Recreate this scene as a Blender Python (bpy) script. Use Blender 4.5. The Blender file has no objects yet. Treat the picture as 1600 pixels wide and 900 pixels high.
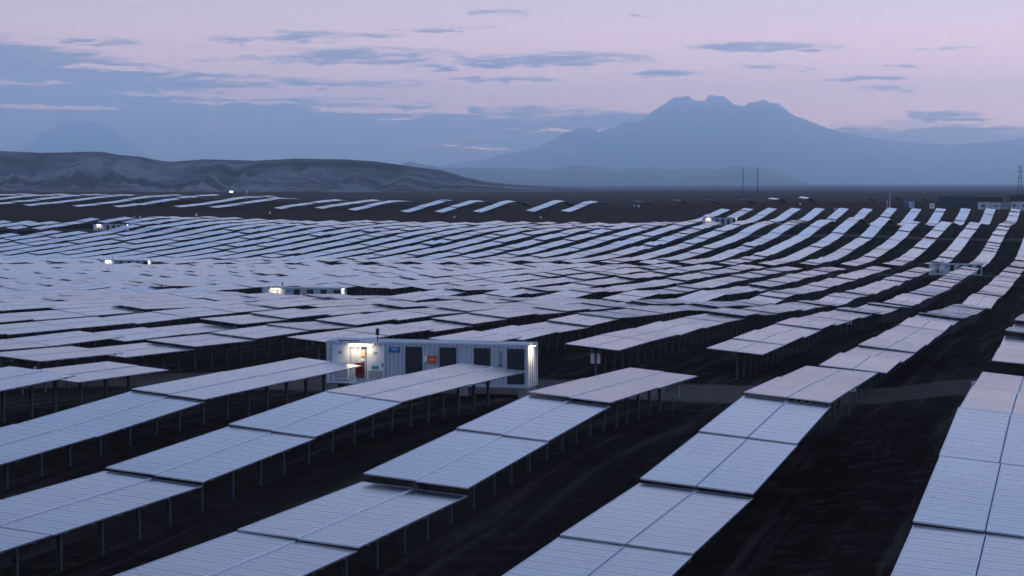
import bpy, bmesh, math, random
import numpy as np
from mathutils import Vector, Matrix, noise
random.seed(7)
R = math.radians
scene = bpy.context.scene
COL = scene.collection
EYE = 25.0                                  # camera height above datum; valley floor is about 2

# ------------------------------------------------------------------ camera
cd = bpy.data.cameras.new('camera'); cam = bpy.data.objects.new('camera', cd); COL.objects.link(cam)
cd.sensor_width = 36; cd.lens = 72
cd.clip_start = 0.5; cd.clip_end = 200000
YAW = math.atan(874/3200); PITCH = math.atan(164/3200)
cam.location = (0, 0, EYE); cam.rotation_euler = (math.pi/2 - PITCH, 0, YAW)
scene.camera = cam

# ------------------------------------------------------------------ view / render
scene.render.engine = 'CYCLES'
scene.view_settings.view_transform = 'Standard'
scene.view_settings.look = 'None'
scene.view_settings.exposure = 0.0
scene.view_settings.gamma = 1.0
scene.render.resolution_x = 1024; scene.render.resolution_y = 576
scene.cycles.volume_bounces = 3
scene.cycles.max_bounces = 6

# ------------------------------------------------------------------ node helpers
class NT:
    def __init__(s, tree): s.t = tree
    def n(s, typ, **kw):
        nd = s.t.nodes.new(typ)
        for k, v in kw.items(): setattr(nd, k, v)
        return nd
    def set(s, sock, v):
        if hasattr(v, 'is_output'): s.t.links.new(v, sock)
        else: sock.default_value = v
    def m(s, op, a, b=None, c=None, clamp=False):
        nd = s.n('ShaderNodeMath', operation=op); nd.use_clamp = clamp
        s.set(nd.inputs[0], a)
        if b is not None: s.set(nd.inputs[1], b)
        if c is not None: s.set(nd.inputs[2], c)
        return nd.outputs[0]
    def mix(s, f, a, b):
        nd = s.n('ShaderNodeMix', data_type='RGBA')
        s.set(nd.inputs[0], f); s.set(nd.inputs[6], a); s.set(nd.inputs[7], b)
        return nd.outputs[2]
    def ss(s, v, a, b):
        nd = s.n('ShaderNodeMapRange', interpolation_type='SMOOTHSTEP')
        s.set(nd.inputs[0], v); nd.inputs[1].default_value = a; nd.inputs[2].default_value = b
        return nd.outputs[0]
    def ramp(s, v, stops, interp='LINEAR'):
        nd = s.n('ShaderNodeValToRGB'); cr = nd.color_ramp; cr.interpolation = interp
        while len(cr.elements) < len(stops): cr.elements.new(0.5)
        for e, (p, c) in zip(cr.elements, stops):
            e.position = p; e.color = (*c, 1) if len(c) == 3 else c
        s.set(nd.inputs[0], v); return nd.outputs[0]
    def noise(s, vec, scale, detail=3, rough=0.55, out=0):
        nd = s.n('ShaderNodeTexNoise'); s.set(nd.inputs['Vector'], vec)
        nd.inputs['Scale'].default_value = scale; nd.inputs['Detail'].default_value = detail
        nd.inputs['Roughness'].default_value = rough
        return nd.outputs[out]
def lin(c):
    return tuple(((x/255)/12.92 if x/255 <= .04045 else ((x/255+.055)/1.055)**2.4) for x in c)

# ------------------------------------------------------------------ world: dusk sky
SUN_EL, SUN_ROT = 4.0, 180.0 + 30.0
w = bpy.data.worlds.new('World'); scene.world = w; w.use_nodes = True
T = NT(w.node_tree); w.node_tree.nodes.clear()
tc = T.n('ShaderNodeTexCoord')
sep = T.n('ShaderNodeSeparateXYZ'); T.set(sep.inputs[0], tc.outputs['Generated'])
az = T.m('MULTIPLY', T.m('ARCTAN2', sep.outputs[0], sep.outputs[1]), 57.29578)
A = T.m('ADD', az, math.degrees(YAW))                      # degrees right of the view's bearing
El = T.m('MULTIPLY', T.m('ARCSINE', T.m('MINIMUM', T.m('MAXIMUM', sep.outputs[2], -1), 1)), 57.29578)
cv = T.n('ShaderNodeCombineXYZ'); T.set(cv.inputs[0], T.m('MULTIPLY', A, 0.30)); T.set(cv.inputs[1], T.m('MULTIPLY', El, 2.3))
V2 = cv.outputs[0]
n1 = T.noise(V2, 1.0, 8, .66)
n2 = T.noise(V2, 4.2, 6, .68)
nz = T.m('ADD', T.m('MULTIPLY', T.m('SUBTRACT', n1, .5), 2.6), T.m('MULTIPLY', T.m('SUBTRACT', n2, .5), 2.8))
A = T.m('ADD', A, T.m('MULTIPLY', T.m('SUBTRACT', n1, .5), 5.0)); El0 = El
cv3 = T.n('ShaderNodeCombineXYZ'); T.set(cv3.inputs[0], T.m('MULTIPLY', A, 0.55)); T.set(cv3.inputs[1], T.m('MULTIPLY', El, 6.5))
n3 = T.noise(cv3.outputs[0], 1.0, 5, .6)
nz = T.m('ADD', nz, T.m('MULTIPLY', T.m('SUBTRACT', n3, .5), 1.1))
El = T.m('ADD', El, T.m('MULTIPLY', T.m('SUBTRACT', n2, .5), .55))
SKY_R = T.ramp(T.m('DIVIDE', El0, 90.0, clamp=True), [
    (0.0,  (3.8, 1.8, 1.2)), (0.025, (3.3, 1.62, 1.15)), (0.055, (1.32, .88, .80)),
    (0.10, (0.80, .88, 1.22)), (0.16, (0.72, .94, 1.55)), (0.26, (0.36, .54, 1.15)), (0.42, (.06, .085, .17)), (1.0, (.03, .045, .09))])
CLD_R = T.ramp(T.m('DIVIDE', El0, 90.0, clamp=True), [
    (0.0, (.03, .04, .06)), (0.018, (.06, .07, .12)), (.04, (.30, .22, .28)), (.06, (.50, .34, .38)), (.12, (.56, .70, 1.15)), (.25, (.30, .42, .82)), (.42, (.05, .07, .14)), (1, (.03, .045, .09))])
# top edge of the low cloud bank, in degrees, along the bearing
def px2(x, y): return (math.degrees(math.atan((x-800)/3200)), math.degrees(math.atan((286-y)/3200)))
fc = T.n('ShaderNodeFloatCurve'); c = fc.mapping.curves[0]
bank = [(-400, 60), (0, 66), (110, 74), (200, 95), (330, 122), (450, 138), (600, 158), (780, 163), (1000, 168), (1230, 186), (1400, 190), (1600, 191), (2200, 185)]
pts = [((px2(x, y)[0]+25)/50, px2(x, y)[1]/8) for x, y in bank]
while len(c.points) < len(pts): c.points.new(.5, .5)
for p, q in zip(c.points, pts): p.location = q
fc.mapping.update()
T.set(fc.inputs['Value'], T.m('DIVIDE', T.m('ADD', A, 25), 50, clamp=True))
edge = T.m('MULTIPLY', fc.outputs[0], 8)
bankd = T.m('MULTIPLY', T.m('SUBTRACT', edge, El), 1.9)                       # >0 inside the bank
bankd = T.m('MINIMUM', bankd, 1.25)
def ell(cx, cy, rx, ry, tilt=0):
    a0, e0 = px2(cx, cy); ra, re = rx*.0179, ry*.0179
    da = T.m('SUBTRACT', A, a0)
    x = T.m('DIVIDE', da, ra)
    yy = T.m('DIVIDE', T.m('SUBTRACT', T.m('SUBTRACT', El, e0), T.m('MULTIPLY', da, tilt)), re)
    d = T.m('ADD', T.m('MULTIPLY', x, x), T.m('MULTIPLY', yy, yy))
    return T.m('SUBTRACT', 1.0, d)
streaks = [(650, 92, 330, 17, -.01), (900, 93, 150, 11, 0), (470, 60, 150, 8, .02), (540, 131, 140, 8, 0), (330, 135, 120, 9, 0), (700, 46, 70, 4, .05), (785, 20, 55, 5, 0),
           (1205, 76, 115, 10, 0), (1045, 115, 65, 6, 0), (1195, 107, 75, 4.5, 0), (1385, 142, 50, 6, .02), (1470, 80, 50, 3.5, 0), (1355, 125, 70, 3.5, 0),
           (150, 68, 110, 7, -.02), (250, 118, 170, 12, -.02), (820, 124, 70, 4, 0), (1500, 185, 50, 8, 0), (985, 26, 22, 2.5, 0), (1430, 107, 26, 2.5, 0)]
dens = bankd
for s_ in streaks: dens = T.m('MAXIMUM', dens, T.m('MINIMUM', T.m('MULTIPLY', ell(*s_), .55), .42))
gaps = [(180, 110, 120, 4, -.02), (420, 112, 160, 5, 0), (350, 162, 120, 3, 0), (860, 205, 90, 3, 0), (620, 186, 70, 3, 0), (60, 135, 110, 3.5, 0), (90, 171, 130, 4, -.01), (300, 151, 170, 6, -.01), (400, 143, 100, 4, -.03), (545, 173, 110, 5, -.01), (700, 172, 60, 6, 0), (740, 231, 70, 4, -.05), (5, 231, 30, 4, 0), (500, 148, 130, 3, 0)]
gd = None
for g in gaps:
    e = T.m('MAXIMUM', ell(*g), 0); gd = e if gd is None else T.m('MAXIMUM', gd, e)
mask = T.ss(T.m('ADD', T.m('SUBTRACT', dens, T.m('MULTIPLY', gd, 1.6)), nz), -0.12, .72)
mask = T.m('MULTIPLY', mask, T.m('ADD', .98, T.m('MULTIPLY', T.m('SUBTRACT', n3, .5), .7)), clamp=True)
# beyond the framed part of the sky clouds are plain broken streaks
far_m = T.ss(T.m('ADD', n1, 0), .5, .68)
hi = T.ss(El, 5.5, 9.0)
side = T.ss(T.m('ABSOLUTE', A), 17, 26)
out = T.m('MAXIMUM', hi, side)
mask = T.m('ADD', T.m('MULTIPLY', mask, T.m('SUBTRACT', 1, out)), T.m('MULTIPLY', T.m('MULTIPLY', far_m, out), .7))
sky_col = T.mix(mask, SKY_R, CLD_R)
scale_n = T.n('ShaderNodeVectorMath', operation='SCALE'); T.set(scale_n.inputs[0], sky_col)
T.set(scale_n.inputs['Scale'], T.m('ADD', 1.04, T.m('MULTIPLY', T.m('MINIMUM', T.m('MAXIMUM', A, -15), 15), .009)))   # brighter to the right
glow = T.m('MULTIPLY', T.ss(T.m('ABSOLUTE', A), 50, 110), T.m('SUBTRACT', 1, T.ss(El, 2, 24)))   # afterglow on the sunset side, behind the camera
sky_col = T.mix(T.m('MULTIPLY', glow, .8), scale_n.outputs[0], (.36, .44, .60, 1))
ns = T.n('ShaderNodeTexSky', sky_type='NISHITA'); ns.sun_disc = False
ns.sun_elevation = R(SUN_EL); ns.sun_rotation = R(SUN_ROT)
bg1 = T.n('ShaderNodeBackground'); T.set(bg1.inputs[0], sky_col); bg1.inputs[1].default_value = 1.0
bg2 = T.n('ShaderNodeBackground'); T.set(bg2.inputs[0], ns.outputs[0]); bg2.inputs[1].default_value = 0.012
ad = T.n('ShaderNodeAddShader'); T.t.links.new(bg1.outputs[0], ad.inputs[0]); T.t.links.new(bg2.outputs[0], ad.inputs[1])
wo = T.n('ShaderNodeOutputWorld'); T.t.links.new(ad.outputs[0], wo.inputs[0])

# the afterglow behind the camera: one very soft weak sun
sl = bpy.data.lights.new('sun', 'SUN'); sl.energy = 0.12; sl.angle = R(40); sl.color = (.80, .86, 1.0)
so = bpy.data.objects.new('sun', sl); COL.objects.link(so)
so.rotation_euler = (R(90-9), 0, R(-50))

# ------------------------------------------------------------------ object helpers
MATS = {}
def mat(name, base, rough=.7, metal=0.0, emis=None, estr=0, vary=0.0, vscale=2.0, bump=0.0):
    m = bpy.data.materials.new(name); m.use_nodes = True
    t = NT(m.node_tree); b = m.node_tree.nodes['Principled BSDF']
    b.inputs['Roughness'].default_value = rough; b.inputs['Metallic'].default_value = metal
    if vary:
        tcn = t.n('ShaderNodeTexCoord'); nn = t.noise(tcn.outputs['Object'], vscale, 5)
        lo = tuple(x*(1-vary) for x in base); hi_ = tuple(min(1, x*(1+vary)) for x in base)
        t.set(b.inputs['Base Color'], t.ramp(nn, [(.3, lo), (.7, hi_)]))
        if bump:
            bp = t.n('ShaderNodeBump'); bp.inputs['Strength'].default_value = bump; t.set(bp.inputs['Height'], nn); t.set(b.inputs['Normal'], bp.outputs[0])
    else: b.inputs['Base Color'].default_value = (*base, 1)
    if emis: b.inputs['Emission Color'].default_value = (*emis, 1); b.inputs['Emission Strength'].default_value = estr
    MATS[name] = m; return m
def tag(o, label=None, cat=None, group=None, kind=None):
    if label: o['label'] = label
    if cat: o['category'] = cat
    if group: o['group'] = group
    if kind: o['kind'] = kind
    return o
def empty(name, loc, rz=0):
    o = bpy.data.objects.new(name, None); COL.objects.link(o); o.location = loc; o.rotation_euler = (0, 0, rz)
    o.empty_display_size = .3; return o
class MB:
    def __init__(s): s.v = []; s.f = []; s.mi = []
    def box(s, x0, x1, y0, y1, z0, z1, M=None, mi=0):
        b = len(s.v)
        for z in (z0, z1):
            for x, y in ((x0, y0), (x1, y0), (x1, y1), (x0, y1)):
                p = Vector((x, y, z)); s.v.append(tuple(M @ p) if M else tuple(p))
        for q in ((3, 2, 1, 0), (4, 5, 6, 7), (0, 1, 5, 4), (1, 2, 6, 5), (2, 3, 7, 6), (3, 0, 4, 7)):
            s.f.append(tuple(b+i for i in q)); s.mi.append(mi)
        return s
    def tube(s, p0, p1, r, n=8, r1=None, mi=0):
        p0 = Vector(p0); p1 = Vector(p1); d = (p1-p0).normalized(); r1 = r if r1 is None else r1
        a = d.orthogonal().normalized(); c_ = d.cross(a); b = len(s.v)
        for p, rr in ((p0, r), (p1, r1)):
            for i in range(n):
                t = 2*math.pi*i/n; s.v.append(tuple(p + a*math.cos(t)*rr + c_*math.sin(t)*rr))
        for i in range(n):
            s.f.append((b+i, b+(i+1) % n, b+n+(i+1) % n, b+n+i)); s.mi.append(mi)
        s.f.append(tuple(b+i for i in range(n))[::-1]); s.mi.append(mi)
        s.f.append(tuple(b+n+i for i in range(n))); s.mi.append(mi); return s
    def mesh(s, name, mats):
        me = bpy.data.meshes.new(name); me.from_pydata(s.v, [], s.f)
        for m in (mats if isinstance(mats, (list, tuple)) else [mats]): me.materials.append(m)
        me.polygons.foreach_set('material_index', s.mi); me.update(); return me
    def build(s, name, mats, parent=None, loc=(0, 0, 0), bevel=0):
        o = bpy.data.objects.new(name, s.mesh(name, mats)); COL.objects.link(o); o.location = loc
        if parent: o.parent = parent
        if bevel:
            md = o.modifiers.new('b', 'BEVEL'); md.width = bevel; md.segments = 2; md.limit_method = 'ANGLE'
        return o
def copy_tree(o, parent=None):
    c_ = o.copy(); COL.objects.link(c_); c_.parent = parent
    for ch in list(o.children): copy_tree(ch, c_)
    return c_

# ------------------------------------------------------------------ terrain profile (height of table edge below eye, by distance along the rows)
_near = [(20, -10.3), (56, -10.7), (69, -10.85), (82, -10.35), (94, -9.95), (106, -10.4), (118, -10.85), (143, -11.5), (168, -12.1), (191, -12.6), (220, -13.6), (240, -14.6),
         (265, -15.4), (291, -16.9), (315, -16.8), (336, -17.7), (370, -18.3), (430, -19.0), (505, -20.1), (518, -20.2), (556, -20.6), (584, -20.1), (621, -19.1), (669, -17.2)]
_row0 = [(20, -9.9), (56, -9.75), (68, -9.6), (79, -9.25), (89, -8.85), (100, -9.0), (110, -9.4), (119, -9.9), (143, -10.2), (168, -11.0), (191, -11.9), (220, -13.2), (240, -14.3), (265, -15.4), (291, -16.8)] + _near[14:]
STN = [
 (30,   _row0 + [(700, -16.3), (756, -15.0), (822, -14.2), (890, -11.5), (930, -9.6), (985, -6.6), (1010, -6.9), (1060, -9.4), (1150, -11.7)]),
 (-4,   _row0 + [(700, -16.3), (756, -15.0), (822, -14.2), (890, -11.5), (930, -9.6), (985, -6.6), (1010, -6.9), (1060, -9.4), (1150, -11.7)]),
 (-14,  _near + [(700, -16.0), (756, -14.8), (822, -14.6), (890, -11.2), (930, -9.4), (985, -6.5), (1010, -6.9), (1060, -9.3), (1150, -11.7)]),
 (-45,  _near + [(700, -15.9), (729, -14.7), (756, -13.6), (780, -14.8), (800, -15.8), (822, -16.3), (838, -15.7), (890, -10.8), (930, -8.9), (985, -6.4), (1005, -7.2), (1040, -11.2), (1150, -11.7)]),
 (-60,  _near + [(700, -15.0), (733, -12.6), (745, -12.9), (760, -14.4), (785, -15.8), (815, -16.4), (838, -15.7), (890, -10.8), (930, -8.9), (985, -6.4), (1005, -7.2), (1040, -11.2), (1150, -11.7)]),
 (-70,  _near[:4] + [(94, -10.4), (106, -10.8), (115, -11.15), (127, -11.5), (139, -11.8), (150, -12.1), (168, -12.5), (191, -12.9), (220, -13.8)] + _near[11:] + [(700, -14.6), (733, -12.1), (745, -12.4), (757, -14.0), (780, -15.6), (805, -16.2), (838, -15.2), (890, -10.8), (930, -8.9), (985, -6.4), (1010, -6.9), (1060, -9.4), (1150, -11.7)]),
 (-95,  _near + [(700, -15.0), (733, -13.4), (745, -13.7), (760, -15.0), (785, -15.8), (805, -15.8), (838, -15.2), (890, -10.8), (930, -8.9), (985, -6.4), (1010, -6.9), (1060, -9.6), (1150, -11.7)]),
 (-125, _near + [(700, -15.9), (729, -14.8), (756, -14.0), (780, -14.8), (800, -15.3), (822, -15.2), (838, -14.6), (890, -10.9), (930, -8.9), (985, -6.5), (1000, -7.3), (1035, -11.2), (1150, -11.7)]),
 (-175, _near + [(700, -16.2), (740, -15.7), (778, -15.6), (830, -14.8), (880, -12.4), (905, -10.6), (940, -8.2), (962, -7.6), (975, -8.4), (1005, -12.2), (1150, -12.2)]),
 (-235, _near + [(700, -16.2), (740, -15.5), (778, -15.2), (830, -14.2), (880, -12.2), (905, -10.3), (928, -8.3), (938, -8.2), (950, -9.2), (975, -12.4), (1010, -13.2), (1150, -12.5)]),
 (-290, _near + [(700, -15.4), (740, -15.0), (775, -14.6), (830, -13.8), (880, -12.6), (936, -8.2), (946, -8.0), (958, -9.0), (985, -12.2), (1015, -13.4), (1150, -12.5)]),
 (-345, _near + [(672, -16.4), (690, -15.2), (705, -14.6), (722, -13.2), (755, -13.1), (780, -13.3), (830, -12.6), (880, -11.2), (907, -10.0), (964, -8.0), (976, -8.8), (1005, -11.6), (1050, -13.4), (1150, -12.5)]),
 (-420, _near + [(672, -16.4), (690, -15.2), (705, -14.6), (722, -13.2), (780, -13.0), (850, -12.0), (880, -10.9), (917, -9.6), (963, -6.8), (1000, -6.0), (1012, -6.8), (1045, -10.4), (1150, -12.5)]),
 (-600, _near + [(672, -16.6), (690, -15.4), (705, -14.8), (728, -13.8), (780, -13.0), (850, -10.5), (880, -8.9), (950, -6.0), (1000, -5.5), (1040, -7.0), (1100, -10.6), (1200, -12.5)]),
]
def _bump(v): return prof([(0, 0), (250, 0), (400, .6), (500, 1), (535, 1), (600, .45), (655, 0), (2000, 0)], v)
def _deepen():
    dd = {-175: -.8, -235: -1.4, -290: -2.0, -345: -2.5, -420: -3.0, -600: -3.0}
    o = []
    for u, pts in STN:
        d = dd.get(u, 0); o.append((u, [(v, z + d*_bump(v)) for v, z in pts]))
    return o
def prof(pts, v):
    if v <= pts[0][0]: return pts[0][1]
    if v >= pts[-1][0]: return pts[-1][1]
    for (a, za), (b, zb) in zip(pts, pts[1:]):
        if a <= v <= b: return za + (zb-za)*(v-a)/(b-a)
STN = _deepen()
def T_(u, v):
    u = max(-600, min(30, u))
    for i in range(len(STN)-1):
        if STN[i+1][0] <= u <= STN[i][0]:
            t = (STN[i][0]-u)/(STN[i][0]-STN[i+1][0]); t = t*t*(3-2*t)
            return prof(STN[i][1], v)*(1-t) + prof(STN[i+1][1], v)*t
def ground(u, v):
    g = (T_(u, v-6)+2*T_(u, v)+T_(u, v+6))/4 - 2.42
    if v > 1150:                                              # the open plain, slightly rolling
        k = min(1, (v-1150)/1500)
        g = g + k*(-13.6-g) + k*1.2*noise.noise(Vector((u/900, v/2200, 3.3)))
    g -= 1.0*math.exp(-((u+247)/16)**2-((v-508)/7)**2)
    g += .05*noise.noise(Vector((u/3.1, v/3.1, 0)))
    return EYE + g

# ------------------------------------------------------------------ materials
def ground_mat():
    m = bpy.data.materials.new('desert_soil'); m.use_nodes = True
    t = NT(m.node_tree); b = m.node_tree.nodes['Principled BSDF']
    g = t.n('ShaderNodeNewGeometry'); P = g.outputs['Position']
    sp = t.n('ShaderNodeSeparateXYZ'); t.set(sp.inputs[0], P)
    na = t.noise(P, .035, 6, .6); nb = t.noise(P, .9, 6, .65); nc = t.noise(P, 9, 4, .6)
    mpx = t.n('ShaderNodeCombineXYZ')
    t.set(mpx.inputs[0], t.m('ADD', t.m('MULTIPLY', sp.outputs[0], .55), t.m('MULTIPLY', na, .9))); t.set(mpx.inputs[1], t.m('MULTIPLY', sp.outputs[1], .02))
    tr = t.noise(mpx.outputs[0], 1.6, 4, .6)                  # wheel tracks along the aisles
    base = t.ramp(na, [(.3, (.030, .022, .018)), (.55, (.046, .034, .028)), (.75, (.068, .052, .043))])
    base = t.mix(t.m('MULTIPLY', t.ss(nb, .48, .68), .6), base, (.10, .075, .062, 1))
    base = t.mix(t.m('MULTIPLY', t.ss(tr, .50, .66), .42), base, (.17, .13, .11, 1))
    def band(c_, hw, soft):                                   # graded service tracks across the rows
        d = t.m('ABSOLUTE', t.m('SUBTRACT', t.m('ADD', sp.outputs[1], t.m('MULTIPLY', t.m('SUBTRACT', na, .5), 9)), c_))
        return t.m('SUBTRACT', 1, t.ss(d, hw, hw+soft))
    road = t.m('MAXIMUM', band(130.5, 5.5, 3.0), t.m('MAXIMUM', band(511, 4, 3), band(694, 4, 3)))
    road = t.m('MULTIPLY', road, t.m('ADD', .35, t.m('MULTIPLY', nb, .8)))
    base = t.mix(road, base, (.21, .165, .14, 1))
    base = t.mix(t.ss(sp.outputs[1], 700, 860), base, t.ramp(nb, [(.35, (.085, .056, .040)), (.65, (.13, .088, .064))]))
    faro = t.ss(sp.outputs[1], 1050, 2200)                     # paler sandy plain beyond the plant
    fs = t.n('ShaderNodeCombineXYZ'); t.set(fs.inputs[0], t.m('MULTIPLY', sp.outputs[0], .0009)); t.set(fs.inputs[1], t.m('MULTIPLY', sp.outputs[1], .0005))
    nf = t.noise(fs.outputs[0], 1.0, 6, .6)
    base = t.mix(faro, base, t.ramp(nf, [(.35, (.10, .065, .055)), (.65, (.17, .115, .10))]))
    base = t.mix(t.ss(sp.outputs[1], 2600, 5200), base, t.ramp(nf, [(.38, (.15, .15, .17)), (.62, (.33, .33, .37))]))  # distance haze painted into the soil colour: paler and bluer far out
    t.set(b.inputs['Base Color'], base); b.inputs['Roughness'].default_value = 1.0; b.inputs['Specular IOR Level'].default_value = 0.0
    bp = t.n('ShaderNodeBump'); bp.inputs['Strength'].default_value = .6; bp.inputs['Distance'].default_value = .12
    t.set(bp.inputs['Height'], t.m('ADD', nc, t.m('MULTIPLY', nb, 1.5))); t.set(b.inputs['Normal'], bp.outputs[0])
    return m
def panel_mat():
    m = bpy.data.materials.new('solar_glass'); m.use_nodes = True
    t = NT(m.node_tree); b = m.node_tree.nodes['Principled BSDF']
    uv = t.n('ShaderNodeUVMap'); uv.uv_map = 'UVMap'
    sp = t.n('ShaderNodeSeparateXYZ'); t.set(sp.inputs[0], uv.outputs[0])    # metres along (y) and across (x) the table
    fy = t.m('FRACT', t.m('DIVIDE', sp.outputs[1], .9667))
    l1 = t.m('MULTIPLY', t.m('LESS_THAN', fy, .06), .75)                              # frame joint between modules
    l2 = t.m('MULTIPLY', t.m('LESS_THAN', t.m('ABSOLUTE', t.m('SUBTRACT', fy, .535)), .03), .35)
    ln = t.m('MAXIMUM', l1, l2)
    fx = t.m('FRACT', t.m('DIVIDE', sp.outputs[0], .33))
    lx = t.m('MULTIPLY', t.m('LESS_THAN', fx, .02), .5)
    g = t.n('ShaderNodeNewGeometry')
    wn = t.n('ShaderNodeTexWhiteNoise', noise_dimensions='2D')
    cc = t.n('ShaderNodeCombineXYZ')
    t.set(cc.inputs[0], t.m('ADD', t.m('FLOOR', t.m('DIVIDE', sp.outputs[0], 1.98)), sp.outputs[2])); t.set(cc.inputs[1], t.m('FLOOR', t.m('DIVIDE', sp.outputs[1], .9667)))
    t.set(wn.inputs['Vector'], cc.outputs[0])
    dn = t.noise(g.outputs['Position'], .22, 4, .5)
    cell = t.ramp(wn.outputs['Value'], [(0, (.012, .022, .055)), (1, (.022, .036, .085))])
    dust = t.ss(dn, .3, .85)
    cell = t.mix(t.m('ADD', .13, t.m('MULTIPLY', dust, .08)), cell, (.36, .30, .26, 1))
    col = t.mix(lx, cell, (.30, .34, .42, 1))
    col = t.mix(ln, col, (.10, .11, .13, 1))
    t.set(b.inputs['Specular IOR Level'], t.m('SUBTRACT', .5, t.m('MULTIPLY', ln, .34)))
    t.set(b.inputs['Base Color'], col)
    rg = t.m('ADD', t.m('ADD', .14, t.m('MULTIPLY', dust, .05)), t.m('MULTIPLY', ln, .25))
    t.set(b.inputs['Roughness'], rg); b.inputs['IOR'].default_value = 1.52
    bp = t.n('ShaderNodeBump'); bp.inputs['Strength'].default_value = .12; bp.inputs['Distance'].default_value = .02
    # every module sits at a very slightly different angle
    t.set(bp.inputs['Height'], t.m('ADD', t.m('MULTIPLY', ln, -.1), t.m('MULTIPLY', t.m('MULTIPLY', t.m('SUBTRACT', wn.outputs['Value'], .5), t.m('FRACT', t.m('DIVIDE', sp.outputs[1], .9667))), .15)))
    t.set(b.inputs['Normal'], bp.outputs[0])
    MATS['glass'] = m; return m
M_soil = ground_mat(); M_glass = panel_mat()
M_alu = mat('aluminium_frame', (.55, .56, .60), .42, .8)
M_spine = mat('spine_rail', (.66, .67, .70), .36, 1.0)
M_steel = mat('galvanised_steel', (.10, .102, .11), .7, .1, vary=.3, vscale=6)
M_back = mat('panel_backsheet', (.03, .03, .036), .8)
M_white = mat('white_painted_steel', (.50, .54, .58), .5, vary=.10, vscale=.9)
M_door = mat('white_door', (.72, .74, .77), .45, vary=.05, vscale=1.5)
M_dark = mat('dark_louvre', (.035, .037, .045), .7)
M_grey = mat('grey_louvre', (.30, .32, .35), .6)
M_red = mat('fire_red', (.20, .012, .012), .5)
M_orange = mat('orange_sign', (.72, .10, .03), .5)
M_blue = mat('blue_sign', (.03, .12, .42), .5)
M_teal = mat('teal_label', (.04, .30, .34), .5)
M_lab = mat('white_label', (.82, .82, .82), .5)
M_peach = mat('peach_label', (.80, .45, .25), .5)
M_mag = mat('magenta_label', (.35, .08, .16), .5)
M_black = mat('black_plastic', (.02, .02, .022), .5)
M_conc = mat('concrete', (.22, .21, .21), .9, vary=.2, vscale=2)
M_lamp = mat('lamp_glow', (1, .9, .75), .4, emis=(1.0, .84, .60), estr=4.5)
M_lampf = mat('far_lamp_glow', (1, .9, .75), .4, emis=(1.0, .80, .50), estr=3.5)
M_cool = mat('floodlight_glow', (1, 1, 1), .4, emis=(.85, .93, 1.0), estr=7)
M_wood = mat('dark_pole', (.07, .07, .08), .8)
M_teald = mat('dark_shed_cladding', (.035, .055, .065), .7, vary=.2, vscale=.4)
M_brown = mat('brown_roof', (.07, .045, .04), .8)
M_bluec = mat('blue_cabin', (.04, .06, .16), .6)

# ------------------------------------------------------------------ ground: one sheet to the horizon
def axis(segs):
    out_ = []
    for a, b, st in segs:
        x = a
        while x < b-1e-6: out_.append(x); x += st
    return out_
def geo(a, b, r):
    o, s = [], 12.0; x = a
    while x < b: x += s; s *= r; o.append(x)
    return o
us = sorted([-x for x in geo(620, 60000, 1.22)]) + axis([(-620, -60, 8), (-60, 20, 3.5), (20, 120, 10)]) + geo(120, 60000, 1.25)
vs = [-60000, -20000, -6000, -2000, -600, -200, -60, -20] + axis([(0, 160, 3), (160, 1160, 6)]) + geo(1160, 46000, 1.13)
gv = [(u, v, ground(u, v)) for v in vs for u in us]
nu = len(us)
gf = [(j*nu+i, j*nu+i+1, (j+1)*nu+i+1, (j+1)*nu+i) for j in range(len(vs)-1) for i in range(nu-1)]
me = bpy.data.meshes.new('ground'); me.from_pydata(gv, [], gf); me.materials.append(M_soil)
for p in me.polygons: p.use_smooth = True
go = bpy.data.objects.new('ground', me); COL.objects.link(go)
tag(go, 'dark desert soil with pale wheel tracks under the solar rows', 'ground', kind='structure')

# ------------------------------------------------------------------ hills and volcanoes
def hill_mat(name, lo, hi_, snow=None, scale=.0015):
    m = bpy.data.materials.new(name); m.use_nodes = True
    t = NT(m.node_tree); b = m.node_tree.nodes['Principled BSDF']; b.inputs['Roughness'].default_value = .95; b.inputs['Specular IOR Level'].default_value = .1
    g = t.n('ShaderNodeNewGeometry'); P = g.outputs['Position']
    n_ = t.noise(P, scale, 8, .62); n2_ = t.noise(P, scale*6, 6, .6)
    v = t.m('ADD', t.m('MULTIPLY', n_, .7), t.m('MULTIPLY', n2_, .3))
    c_ = t.ramp(v, [(.40, lo), (.50, tuple(a*.6+b_*.4 for a, b_ in zip(lo, hi_))), (.58, hi_)])
    if snow:
        sp = t.n('ShaderNodeSeparateXYZ'); t.set(sp.inputs[0], P)
        s1 = t.m('MULTIPLY', t.ss(t.m('ADD', sp.outputs[2], t.m('MULTIPLY', t.m('SUBTRACT', n2_, .5), snow*.9)), snow*.97, snow*1.12), t.ss(n2_, .42, .56))
        c_ = t.mix(s1, c_, (.85, .85, .88, 1))
    t.set(b.inputs['Base Color'], c_); return m
def interp(pts, x):
    if x <= pts[0][0]: return pts[0][1]
    if x >= pts[-1][0]: return pts[-1][1]
    for (a, ya), (b, yb) in zip(pts, pts[1:]):
        if a <= x <= b:
            t = (x-a)/(b-a); return ya+(yb-ya)*t
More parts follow.
